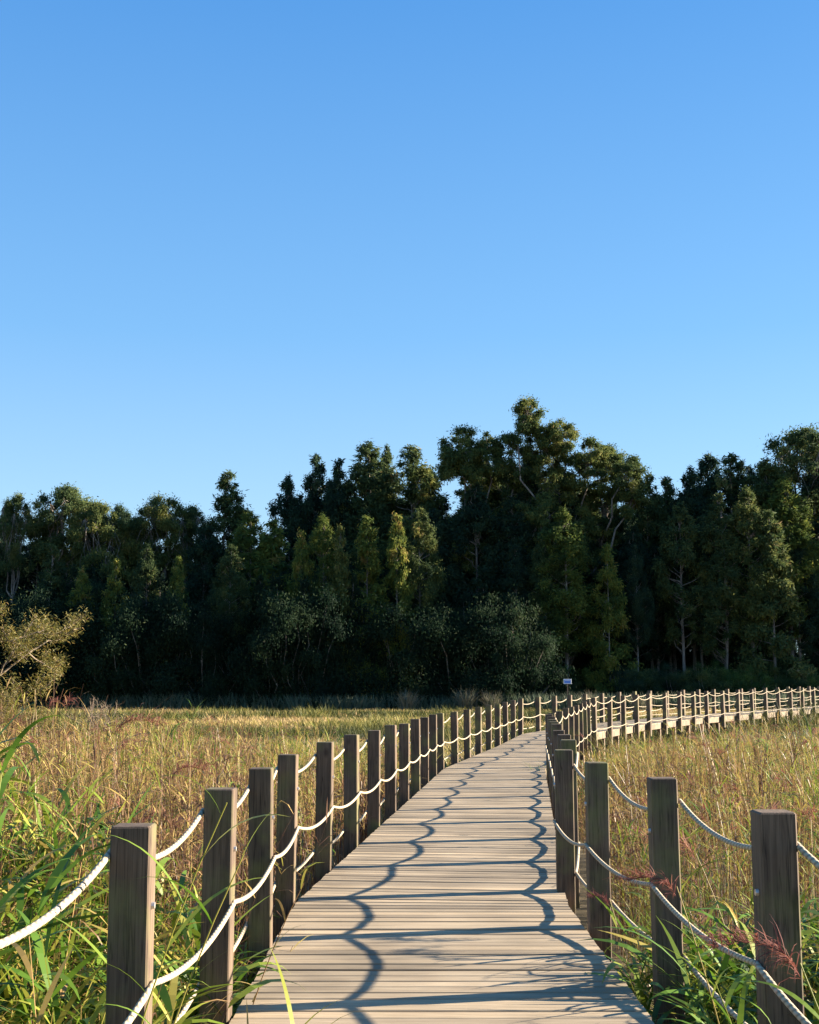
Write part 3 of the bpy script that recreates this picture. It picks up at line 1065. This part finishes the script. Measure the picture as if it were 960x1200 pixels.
DK = (.44, .60, .88)  # dark bluish leaf tint, puts the wood's navy shade into the colour
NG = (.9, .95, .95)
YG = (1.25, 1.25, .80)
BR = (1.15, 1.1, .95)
skyline = [
    # px, py(top), D, type, width scale, colour, label
    (14, 579, 166, 'umb0', .62, NG, 'flat topped eucalyptus with a thin bare stem at the far left of the skyline'),
    (72, 569, 168, 'umb1', 1.0, NG, 'wide domed eucalyptus with sky gaps, second from the left of the skyline'),
    (112, 590, 166, 'umb2', .85, BR, 'rounded eucalyptus shoulder just right of the wide domed tree on the left'),
    (138, 592, 176, 'umb0', .55, DK, 'small dark crown peeping between two domed trees on the left'),
    (158, 606, 170, 'umb1', .7, BR, 'low leaning eucalyptus crown left of the mushroom shaped tree'),
    (186, 580, 169, 'umb2', .82, BR, 'mushroom shaped eucalyptus with two bare stems and sky showing under its crown'),
    (223, 592, 171, 'umb0', .7, NG, 'loose brownish eucalyptus right of the mushroom shaped tree'),
    (265, 553, 170, 'col0', 1.15, NG, 'tall pointed pale eucalyptus standing above its neighbours on the left'),
    (240, 612, 165, 'col1', 1.1, DK, 'dark eucalyptus below left of the tall pointed pale tree'),
    (292, 600, 164, 'col2', 1.25, YG, 'broad yellow green eucalyptus right of the tall pointed pale tree'),
    (318, 612, 163, 'cone0', 1.2, YG, 'bright conical young eucalyptus below the gap in the skyline'),
    (336, 557, 172, 'col1', 1.0, DK, 'dark oval eucalyptus leftmost of the row of tall dark columns'),
    (369, 533, 174, 'col3', .85, DK, 'slim dark column eucalyptus second in the row of tall dark columns'),
    (396, 538, 172, 'col0', .95, DK, 'dark column eucalyptus third in the row of tall dark columns'),
    (432, 517, 173, 'col2', 1.2, NG, 'broad tall column eucalyptus, highest of the row of tall dark columns'),
    (452, 522, 176, 'col1', .7, NG, 'narrow pale column eucalyptus touching the highest dark column'),
    (482, 522, 171, 'col3', 1.25, BR, 'column eucalyptus with sunlit brownish top at the right end of the dark row'),
    (506, 552, 172, 'col0', 1.1, DK, 'dark eucalyptus filling the notch left of the biggest tree'),
    (765, 556, 169, 'col0', .9, NG, 'feathery eucalyptus right after the dip in the skyline'),
    (785, 560, 172, 'col3', 1.0, NG, 'twin topped feathery eucalyptus near the dip in the skyline'),
    (812, 548, 168, 'col1', 1.0, DK, 'dark eucalyptus between the feathery pair and the tall right hand columns'),
    (835, 532, 172, 'col2', 1.15, DK, 'pointed eucalyptus, taller of the right hand columns'),
    (863, 532, 169, 'col3', 1.15, NG, 'sunlit column eucalyptus beside the pointed right hand tree'),
    (884, 547, 174, 'col0', .95, DK, 'dark slim eucalyptus behind the sunlit right hand column'),
    (907, 537, 167, 'col1', 1.2, BR, 'brownish sunlit eucalyptus left of the crown at the right edge'),
    (948, 499, 170, 'umb1', 1.0, NG, 'high knotted eucalyptus crown at the right edge of the picture'),
    (925, 560, 164, 'col2', 1.2, YG, 'paler drooping eucalyptus in front of the right edge crown'),
    (978, 530, 168, 'col3', 1.3, DK, 'dark eucalyptus cut by the right edge of the picture'),
    # sunlit lower front row
    (95, 668, 151.5, 'cone1', .9, YG, 'short bright green young tree in front of the left wood'),
    (135, 657, 151, 'cone2', .7, YG, 'slender bright young tree right of the short bright green one'),
    (170, 640, 152, 'col1', .9, NG, 'mid height eucalyptus below the low leaning crown'),
    (208, 655, 151, 'cone0', .7, YG, 'small conical lit tree under the mushroom shaped tree'),
    (60, 640, 153, 'col0', 1.1, NG, 'mid height eucalyptus under the wide domed tree'),
    (352, 624, 152, 'cone1', .55, YG, 'thin lit spire under the leftmost dark column'),
    (378, 604, 153, 'col2', .9, YG, 'yellow green pointed tree under the second dark column'),
    (398, 618, 152, 'cone2', .6, BR, 'small lit point beside the yellow green pointed tree'),
    (430, 607, 153, 'cone0', .85, YG, 'yellow green spire under the highest dark column'),
    (465, 605, 152, 'cone1', .6, YG, 'small bright tip between the dark columns and the biggest tree'),
    (493, 596, 154, 'col3', .9, BR, 'lit drooping tree close to the left flank of the biggest tree'),
    (270, 640, 152, 'col3', 1.0, NG, 'front eucalyptus under the tall pointed pale tree'),
    (662, 596, 157.5, 'col1', 1.35, YG, 'round lit young eucalyptus in front of the right flank of the biggest tree'),
    (640, 620, 158.5, 'col2', 1.0, NG, 'green young eucalyptus before the middle of the biggest tree'),
    (713, 640, 157.5, 'cone2', .8, YG, 'bright yellow green sapling low before the dip in the skyline'),
    (605, 640, 158.5, 'col0', 1.1, DK, 'dim young eucalyptus before the left half of the biggest tree'),
    (800, 590, 161, 'col2', 1.1, NG, 'front eucalyptus under the feathery pair'),
    (845, 580, 160, 'col0', 1.2, NG, 'front eucalyptus under the pointed right hand tree'),
    (880, 572, 160, 'col2', 1.0, BR, 'lit front eucalyptus between two right hand columns'),
    (905, 600, 159, 'cone0', 1.0, NG, 'short front eucalyptus near the right edge'),
    (745, 640, 160, 'col3', .8, DK, 'slim shaded eucalyptus with pale stem below the dip in the skyline'),
]
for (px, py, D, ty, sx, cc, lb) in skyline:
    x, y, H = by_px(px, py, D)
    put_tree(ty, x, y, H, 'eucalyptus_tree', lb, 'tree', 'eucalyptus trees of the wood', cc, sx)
x, y, H = by_px(635, 466, 167)
g = put_tree('giant', x, y, protos['giant'][2] * 167 / 165 * 1.005, 'eucalyptus_tree', 'biggest spreading old eucalyptus with a tuft on top, right of the middle', 'tree',
             'eucalyptus trees of the wood', (1.02, 1.05, .92), 1.0, 0.0)

# depth of the wood: rows behind, lower than the skyline
sky_px = np.array([s_[0] for s_ in skyline[:28]] + [530, 560, 600, 620, 660, 700, 740])
sky_py = np.array([s_[1] for s_ in skyline[:28]] + [515, 500, 506, 470, 490, 512, 550])
cnt = 0
for row, (D, n) in enumerate(((166, 30), (175, 30), (184, 30), (194, 28), (205, 26))):
    for i_ in range(n):
        px = -60 + (1120) * (i_ + .5 + random.uniform(-.3, .3)) / n
        k = np.argsort(np.abs(sky_px - px))[:3]
        lim = sky_py[k].max() + random.uniform(20, 60)
        if row == 0: lim += random.uniform(10, 60)
        x, y, H = by_px(px, lim, D + random.uniform(-3, 3))
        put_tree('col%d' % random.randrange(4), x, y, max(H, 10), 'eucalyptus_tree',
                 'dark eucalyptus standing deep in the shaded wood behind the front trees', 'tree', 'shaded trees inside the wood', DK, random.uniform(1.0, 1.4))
        cnt += 1
# trees beyond the right edge that keep the wood in shade
for i_ in range(26):
    x = random.uniform(60, 112); y = random.uniform(163, 195)
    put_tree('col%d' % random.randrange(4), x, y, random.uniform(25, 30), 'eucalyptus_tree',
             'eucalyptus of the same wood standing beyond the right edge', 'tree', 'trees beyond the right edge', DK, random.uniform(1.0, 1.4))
LAND = sorted((q[0], q[6].split(',')[0]) for q in skyline)
used_labels = set()


def shrub_label(px, h):
    n = sorted(LAND, key=lambda q: abs(q[0] - px))
    size = 'low dark' if h < 5 else ('rounded dark' if h < 7.5 else 'tall dark')
    for q in n:
        short = ' '.join(q[1].split()[:9])
        for side_ in (('left' if px < q[0] else 'right'),):
            lb = '%s shrub low at the foot of the wood, %s of the %s' % (size, side_, short)
            lb = ' '.join(lb.split()[:16])
            if lb not in used_labels:
                used_labels.add(lb)
                return lb
    return size + ' shrub'


# middle storey before the left half of the wood, deep shade put into its leaf colour
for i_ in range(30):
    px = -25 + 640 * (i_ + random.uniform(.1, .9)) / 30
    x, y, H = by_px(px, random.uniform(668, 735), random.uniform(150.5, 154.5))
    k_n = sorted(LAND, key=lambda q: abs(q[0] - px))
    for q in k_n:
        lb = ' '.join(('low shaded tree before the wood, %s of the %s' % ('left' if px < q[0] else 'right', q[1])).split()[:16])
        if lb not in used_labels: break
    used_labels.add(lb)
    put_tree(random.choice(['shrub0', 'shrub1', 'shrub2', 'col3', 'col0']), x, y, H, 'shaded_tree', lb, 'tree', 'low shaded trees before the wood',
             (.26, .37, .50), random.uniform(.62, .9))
# thick growth inside the wood
for D, n in ((172, 26), (186, 26), (202, 26), (214, 24)):
    for i_ in range(n):
        x = (-75 + 160 * (i_ + random.uniform(0, 1)) / n)
        put_tree('shrub%d' % random.randrange(3), x, D + random.uniform(-2, 2), random.uniform(8, 12), 'shrub',
                 'tall dark shrub deep between the trunks of the wood', 'shrub', 'shrubs deep inside the wood', DK, random.uniform(.75, 1.0))
# shrubs along the foot
for i_ in range(64):
    px = -30 + 1020 * (i_ + random.uniform(0, 1)) / 64
    D = random.uniform(154.5, 161)
    x = (px - 480) / FPX * D
    hs = random.uniform(4.5, 11.0) if px < 620 else random.uniform(3.2, 6.0)
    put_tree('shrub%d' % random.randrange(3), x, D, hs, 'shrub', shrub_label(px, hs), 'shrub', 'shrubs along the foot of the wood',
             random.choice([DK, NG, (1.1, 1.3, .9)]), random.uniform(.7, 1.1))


# ------------------------------------------------------------------ willow bushes at the left edge
def branchy(h, spread, ck=1.0, n0=7, levels=3, leaf_n=26, r0=.05, leaf=(.09, .03), up=.9):
    B = Acc(); tips = []
    def grow(p, d, L, r, lev):
        n = 5
        P = [np.array(p)]
        for _ in range(n):
            d = d + rng.normal(0, .16, 3) + np.array([0, 0, .03])
            d = d / np.linalg.norm(d)
            P.append(P[-1] + d * L / n)
        V, F, _ = tube(P, np.linspace(r, r * .5, n + 1), 5 if lev < 2 else 4)
        B.add(V, F)
        tips.extend(P[2:] if lev >= 1 else P[4:])
        if lev < levels:
            for q in P[2:]:
                for _ in range(2):
                    dd = d + rng.normal(0, .65, 3) + np.array([0, 0, .1])
                    grow(q, dd / np.linalg.norm(dd), L * ck * rng.uniform(.38, .6), r * .5, lev + 1)
    for i_ in range(n0):
        th = 2 * math.pi * i_ / n0 + rng.uniform(-.4, .4)
        d = np.array([math.cos(th) * spread, math.sin(th) * spread, up])
        grow((0.1 * math.cos(th), .1 * math.sin(th), 0), d / np.linalg.norm(d), h * rng.uniform(.5, .72), r0, 0)
    T_ = np.array(tips)
    idx = rng.integers(0, len(T_), leaf_n * len(T_) // 10)
    m = len(idx)
    if m == 0: return B, None
    P0 = T_[idx] + rng.normal(0, .09, (m, 3))
    V, F, T, _ = ribbons(P0, rng.uniform(0, 6.3, m), rng.uniform(-.6, 1.2, m), rng.uniform(.2, 1, m), leaf[0] * rng.uniform(.7, 1.4, m),
                         np.full(m, leaf[1]), 2, roll=rng.uniform(-1.5, 1.5, m), tint=np.clip(rng.normal(.45, .22, m), 0, 1))
    return B, (V, F, T)


def put_bush(name, x, y, label, cat, **kw):
    B, L = branchy(**kw)
    root = empty(name, (x, y, GZ))
    B.obj('branches', M_twig, root, smooth=True)
    if L: mesh_obj('foliage', L[0], L[1], M_willow, root, tint=L[2])
    tag(root, label, cat)
    return root


put_bush('willow_tree', -11.1, 30, 'tall wispy olive yellow willow at the left edge of the picture', 'tree', h=7.4, spread=.16, ck=.60, n0=11, leaf_n=30, r0=.045, leaf=(.10, .022))
put_bush('willow_shrub', -9.6, 27.0, 'low twiggy willow bush spreading below the tall wispy willow at left', 'shrub', h=3.0, spread=.45, ck=.8, n0=11, leaf_n=26, r0=.022, leaf=(.07, .018), up=1.0)
put_bush('willow_shrub', -8.6, 26.0, 'sparse golden bush with upright twigs right of the low willow bush', 'shrub', h=2.3, spread=.45, ck=.8, n0=8, leaf_n=18, r0=.018, leaf=(.07, .016), up=1.0)
put_bush('dead_shrub', -16.2, 67, 'small leafless dead shrub standing in the golden grass at left', 'shrub', h=2.0, spread=.6, n0=6, levels=2, leaf_n=0, r0=.035)

# ------------------------------------------------------------------ small sign before the wood
sx_, sy_ = (663.5 - 480) / FPX * 143, 143
sg = empty('sign', (sx_, sy_, GZ), R(4))
V, F = box_vf(-.44, .44, -.02, .02, 3.16, 3.70, .01); mesh_obj('board', V, F, M_white, sg)
V, F = box_vf(-.36, .36, -.026, -.0205, 3.225, 3.635); mesh_obj('printed_panel', V, F, M_blue, sg)
V, F = box_vf(-.30, .30, -.030, -.0265, 3.52, 3.57); mesh_obj('light_stripe', V, F, M_white, sg)
V, F = box_vf(-.04, .04, .021, .10, -.2, 3.68, .005); mesh_obj('leg', V, F, M_pile, sg)
tag(sg, 'small white edged blue sign on a post at the foot of the wood', 'sign')

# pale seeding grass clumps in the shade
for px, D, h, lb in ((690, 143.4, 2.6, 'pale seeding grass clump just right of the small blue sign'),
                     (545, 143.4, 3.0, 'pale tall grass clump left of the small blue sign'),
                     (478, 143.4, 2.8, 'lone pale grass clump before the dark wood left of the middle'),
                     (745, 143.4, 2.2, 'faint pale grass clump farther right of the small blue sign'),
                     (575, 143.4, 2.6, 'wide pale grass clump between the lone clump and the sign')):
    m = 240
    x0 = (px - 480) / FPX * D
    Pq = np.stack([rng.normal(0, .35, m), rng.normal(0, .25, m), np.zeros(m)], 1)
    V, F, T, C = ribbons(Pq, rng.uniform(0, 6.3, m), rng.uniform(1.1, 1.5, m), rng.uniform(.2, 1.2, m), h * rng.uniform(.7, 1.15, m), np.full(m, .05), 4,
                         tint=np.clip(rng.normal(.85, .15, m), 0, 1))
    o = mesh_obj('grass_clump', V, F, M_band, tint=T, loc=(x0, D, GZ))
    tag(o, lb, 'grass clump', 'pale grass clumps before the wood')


# ------------------------------------------------------------------ single reeds by the boardwalk
def reed_plant(x, y, H, az, lean, label, nl=9, L=.42, W=.03, bend=.35, tint=.25, plume=None, zb=GZ, zlow=.35, stem=.009, pt=.2, laz=None, grp='single reeds beside the boardwalk'):
    root = empty('reed', (x, y, zb))
    V, F, T, C = ribbons(np.zeros((1, 3)), np.array([az]), np.array([math.pi / 2 - lean]), np.array([bend]), np.array([H]), np.array([stem]), 10,
                         roll=np.array([0.3]), prof='stem')
    Vt, Ft, uv = tube(C[0], np.linspace(stem / 2, stem * .25, 11), 6)
    mesh_obj('stem', Vt, Ft, M_reed, root, tint=np.full(len(Vt), min(1, tint + .2)), smooth=True)
    fr = np.linspace(zlow, .98, nl) * 10
    k0 = np.minimum(fr.astype(int), 9); f = (fr - k0)[:, None]
    LP = C[0][k0] * (1 - f) + C[0][k0 + 1] * f
    la = (np.arange(nl) % 2) * math.pi + (az if laz is None else laz) + rng.normal(0, .6, nl)
    V, F, T, _ = ribbons(LP, la, rng.uniform(.6, 1.25, nl), rng.uniform(.6, 1.9, nl), L * .82 * rng.uniform(.7, 1.2, nl), W * .75 * rng.uniform(.7, 1.15, nl), 8,
                         roll=rng.uniform(-.4, .4, nl), tint=np.clip(rng.normal(tint, .07, nl), 0, 1))
    mesh_obj('foliage', V, F, M_reed, root, tint=T)
    if plume:
        Ap = Acc()
        add_plume(Ap, C[:, -1], np.array([az]), nf=150, L=.10, W=.0035, scale=plume, tint=pt)
        Ap.obj('plume', M_plume, root)
    tag(root, label, 'reed', grp)
    return root


PI = math.pi
reed_plant(-1.02, 3.95, 2.12, 0.3, .10, 'tall green reed standing before the nearest left post', nl=7, L=.34, W=.032, tint=.30, zlow=.45)
reed_plant(-1.12, 4.3, 2.25, 0.1, .08, 'green reed whose long leaf reaches over the rope beside the nearest left post', nl=8, L=.5, W=.03, tint=.27, zlow=.5)
reed_plant(-.98, 5.2, 1.55, -0.4, .16, 'yellow green reed drooping over the deck edge between the first two left posts', nl=9, L=.5, W=.026, tint=.42, bend=.8)
reed_plant(-.99, 5.7, 1.5, -0.9, .2, 'straw coloured reed bending onto the deck beside the second left post', nl=8, L=.48, W=.02, tint=.52, bend=1.0)
reed_plant(-.97, 6.6, 1.65, 0.2, .1, 'thin dry reed leaning on the third left post', nl=7, L=.36, W=.018, tint=.6, bend=.4)
reed_plant(-1.5, 4.6, 2.2, 2.6, .06, 'broad leaved dark green reed at the left edge of the picture', nl=12, L=.55, W=.04, tint=.12)
reed_plant(-1.72, 5.1, 2.3, 1.6, .05, 'broad leaved green reed behind the left edge rope', nl=12, L=.55, W=.038, tint=.2)
reed_plant(-1.35, 4.9, 1.9, 0.6, .08, 'bright green reed just left of the nearest left post', nl=11, L=.5, W=.034, tint=.28)
reed_plant(-2.55, 8.8, 2.35, 0.4, .08, 'tall reed with drooping reddish plume far left above the bed', nl=7, L=.35, W=.02, tint=.55, plume=1.5, pt=.6)
reed_plant(-2.75, 9.2, 2.25, 2.8, .08, 'reed with pinkish plume leaning left beside the far left plume', nl=7, L=.35, W=.02, tint=.6, plume=1.4, pt=.7)
reed_plant(-2.35, 9.9, 2.0, 0.2, .12, 'reed with thin brown plume nodding right in the left bed', nl=6, L=.35, W=.018, tint=.6, plume=1.2, pt=.5)
reed_plant(1.62, 4.15, 1.72, 2.7, .12, 'reed with dark red plume drooping across the nearest right post', nl=8, L=.45, W=.032, tint=.2, plume=1.35, bend=.25, pt=.3)
reed_plant(1.50, 5.6, 1.75, 2.9, .12, 'reed with brown plume brushing the second right post', nl=6, L=.4, W=.024, tint=.35, plume=1.1, bend=.2, pt=.35)
reed_plant(1.42, 7.7, 1.35, 2.4, .14, 'short reed with small purple plume beside the third right post', nl=6, L=.4, W=.022, tint=.33, plume=.7, bend=.2, pt=.05)
reed_plant(2.0, 7.9, 1.75, 1.0, .1, 'reed with fluffy russet plume right of the second right post', nl=7, L=.4, W=.022, tint=.4, plume=1.6, pt=.75)
reed_plant(2.2, 8.4, 1.55, 2.6, .1, 'reed with lower russet plume between the two nearest right posts', nl=7, L=.4, W=.022, tint=.42, plume=1.6, pt=.7)
reed_plant(1.46, 4.95, 1.55, 3.0, .12, 'leafy green reed hanging over the rope between the two nearest right posts', nl=13, L=.5, W=.036, tint=.17)
reed_plant(1.50, 5.25, 1.5, 3.6, .1, 'second leafy green reed closer to the second right post', nl=13, L=.48, W=.034, tint=.22)
reed_plant(1.46, 4.6, 1.3, 3.3, .12, 'low dark green reed left of the nearest right post', nl=12, L=.5, W=.038, tint=.1)
reed_plant(1.40, 6.1, 1.05, 3.4, .2, 'small green sprout bending over the deck below the second right post', nl=7, L=.34, W=.024, tint=.28, bend=.9)
reed_plant(1.75, 4.5, 1.7, .3, .08, 'bright green reed right of the nearest right post', nl=11, L=.5, W=.032, tint=.3)
for x_, y_, lb in ((12.6, 46.5, 'grey dried bush in front of the far boardwalk, left one'), (15.2, 49.5, 'grey dried bush under the far boardwalk near the right edge'),
                  (17.0, 52.0, 'grey dried bush cut by the right edge of the picture')):
    m = 2600
    d_ = rng.normal(0, 1, (m, 3)) * [1.1, .8, 0]
    V, F, T, C = ribbons(d_, rng.uniform(0, 6.3, m), rng.uniform(.8, 1.5, m), rng.uniform(.2, 1.2, m),
                         1.15 * np.exp(-(d_[:, 0] ** 2) / 3) * rng.uniform(.6, 1.2, m), np.full(m, .022), 3, tint=np.clip(rng.normal(.9, .1, m), 0, 1))
    o = mesh_obj('dry_bush', V, F, M_band, tint=T, loc=(x_, y_, GZ))
    tag(o, lb, 'bush', 'grey dried bushes by the far boardwalk')
# tuft overhanging the far right deck edge
(Pt,), _ = at(np.array([s_of(np.array([.7, 26.0]))]), DECK_W + .12)
m = 260
V, F, T, C = ribbons(rng.normal(0, .12, (m, 3)) * [1, 3, 0], rng.uniform(0, 6.3, m), rng.uniform(.5, 1.4, m), rng.uniform(.5, 2, m), rng.uniform(.7, 1.35, m), np.full(m, .02), 5,
                     tint=np.clip(rng.normal(.2, .08, m), 0, 1))
o = mesh_obj('grass_tuft', V, F, M_reed, tint=T, loc=(Pt[0], Pt[1], -.75))
tag(o, 'green grass tuft spilling over the right edge of the deck in the middle distance', 'grass tuft')

# ------------------------------------------------------------------ litter on the deck
def litter(name, x, y, az, L, W, tint, label, bend=2.2, el=.7):
    V, F, T, C = ribbons(np.zeros((2, 3)) + [[0, 0, 0], [.01, .015, 0]], np.array([az, az + .5]), np.array([el, el * .6]), np.array([bend, bend * .7]), np.array([L, L * .6]),
                         np.array([W, W * .8]), 8, roll=np.array([.5, -.4]), tint=np.array([tint, min(1, tint + .1)]))
    V[:, 2] -= V[:, 2].min()
    o = mesh_obj(name, V, F, M_reed, tint=T, loc=(x, y, .006))
    tag(o, label, 'leaf litter', 'leaf scraps lying on the deck')


litter('dry_leaf', -.60, 4.72, 1.2, .16, .011, .66, 'curled dry leaf on the deck nearest the second left post')
litter('dry_leaf', -.40, 4.62, -.9, .15, .008, .60, 'curled dry leaf on the deck, right one of the pair')
litter('leaf_scrap', .26, 3.75, .5, .03, .008, .3, 'tiny green leaf scrap near the lower edge of the deck, left one', 1, .4)
litter('leaf_scrap', .31, 3.75, 1.8, .03, .008, .3, 'tiny green leaf scrap near the lower edge of the deck, right one', 1, .4)
litter('leaf_scrap', .08, 5.05, 2.8, .05, .014, .95, 'small dark leaf scrap in the middle of the deck', 1, .4)
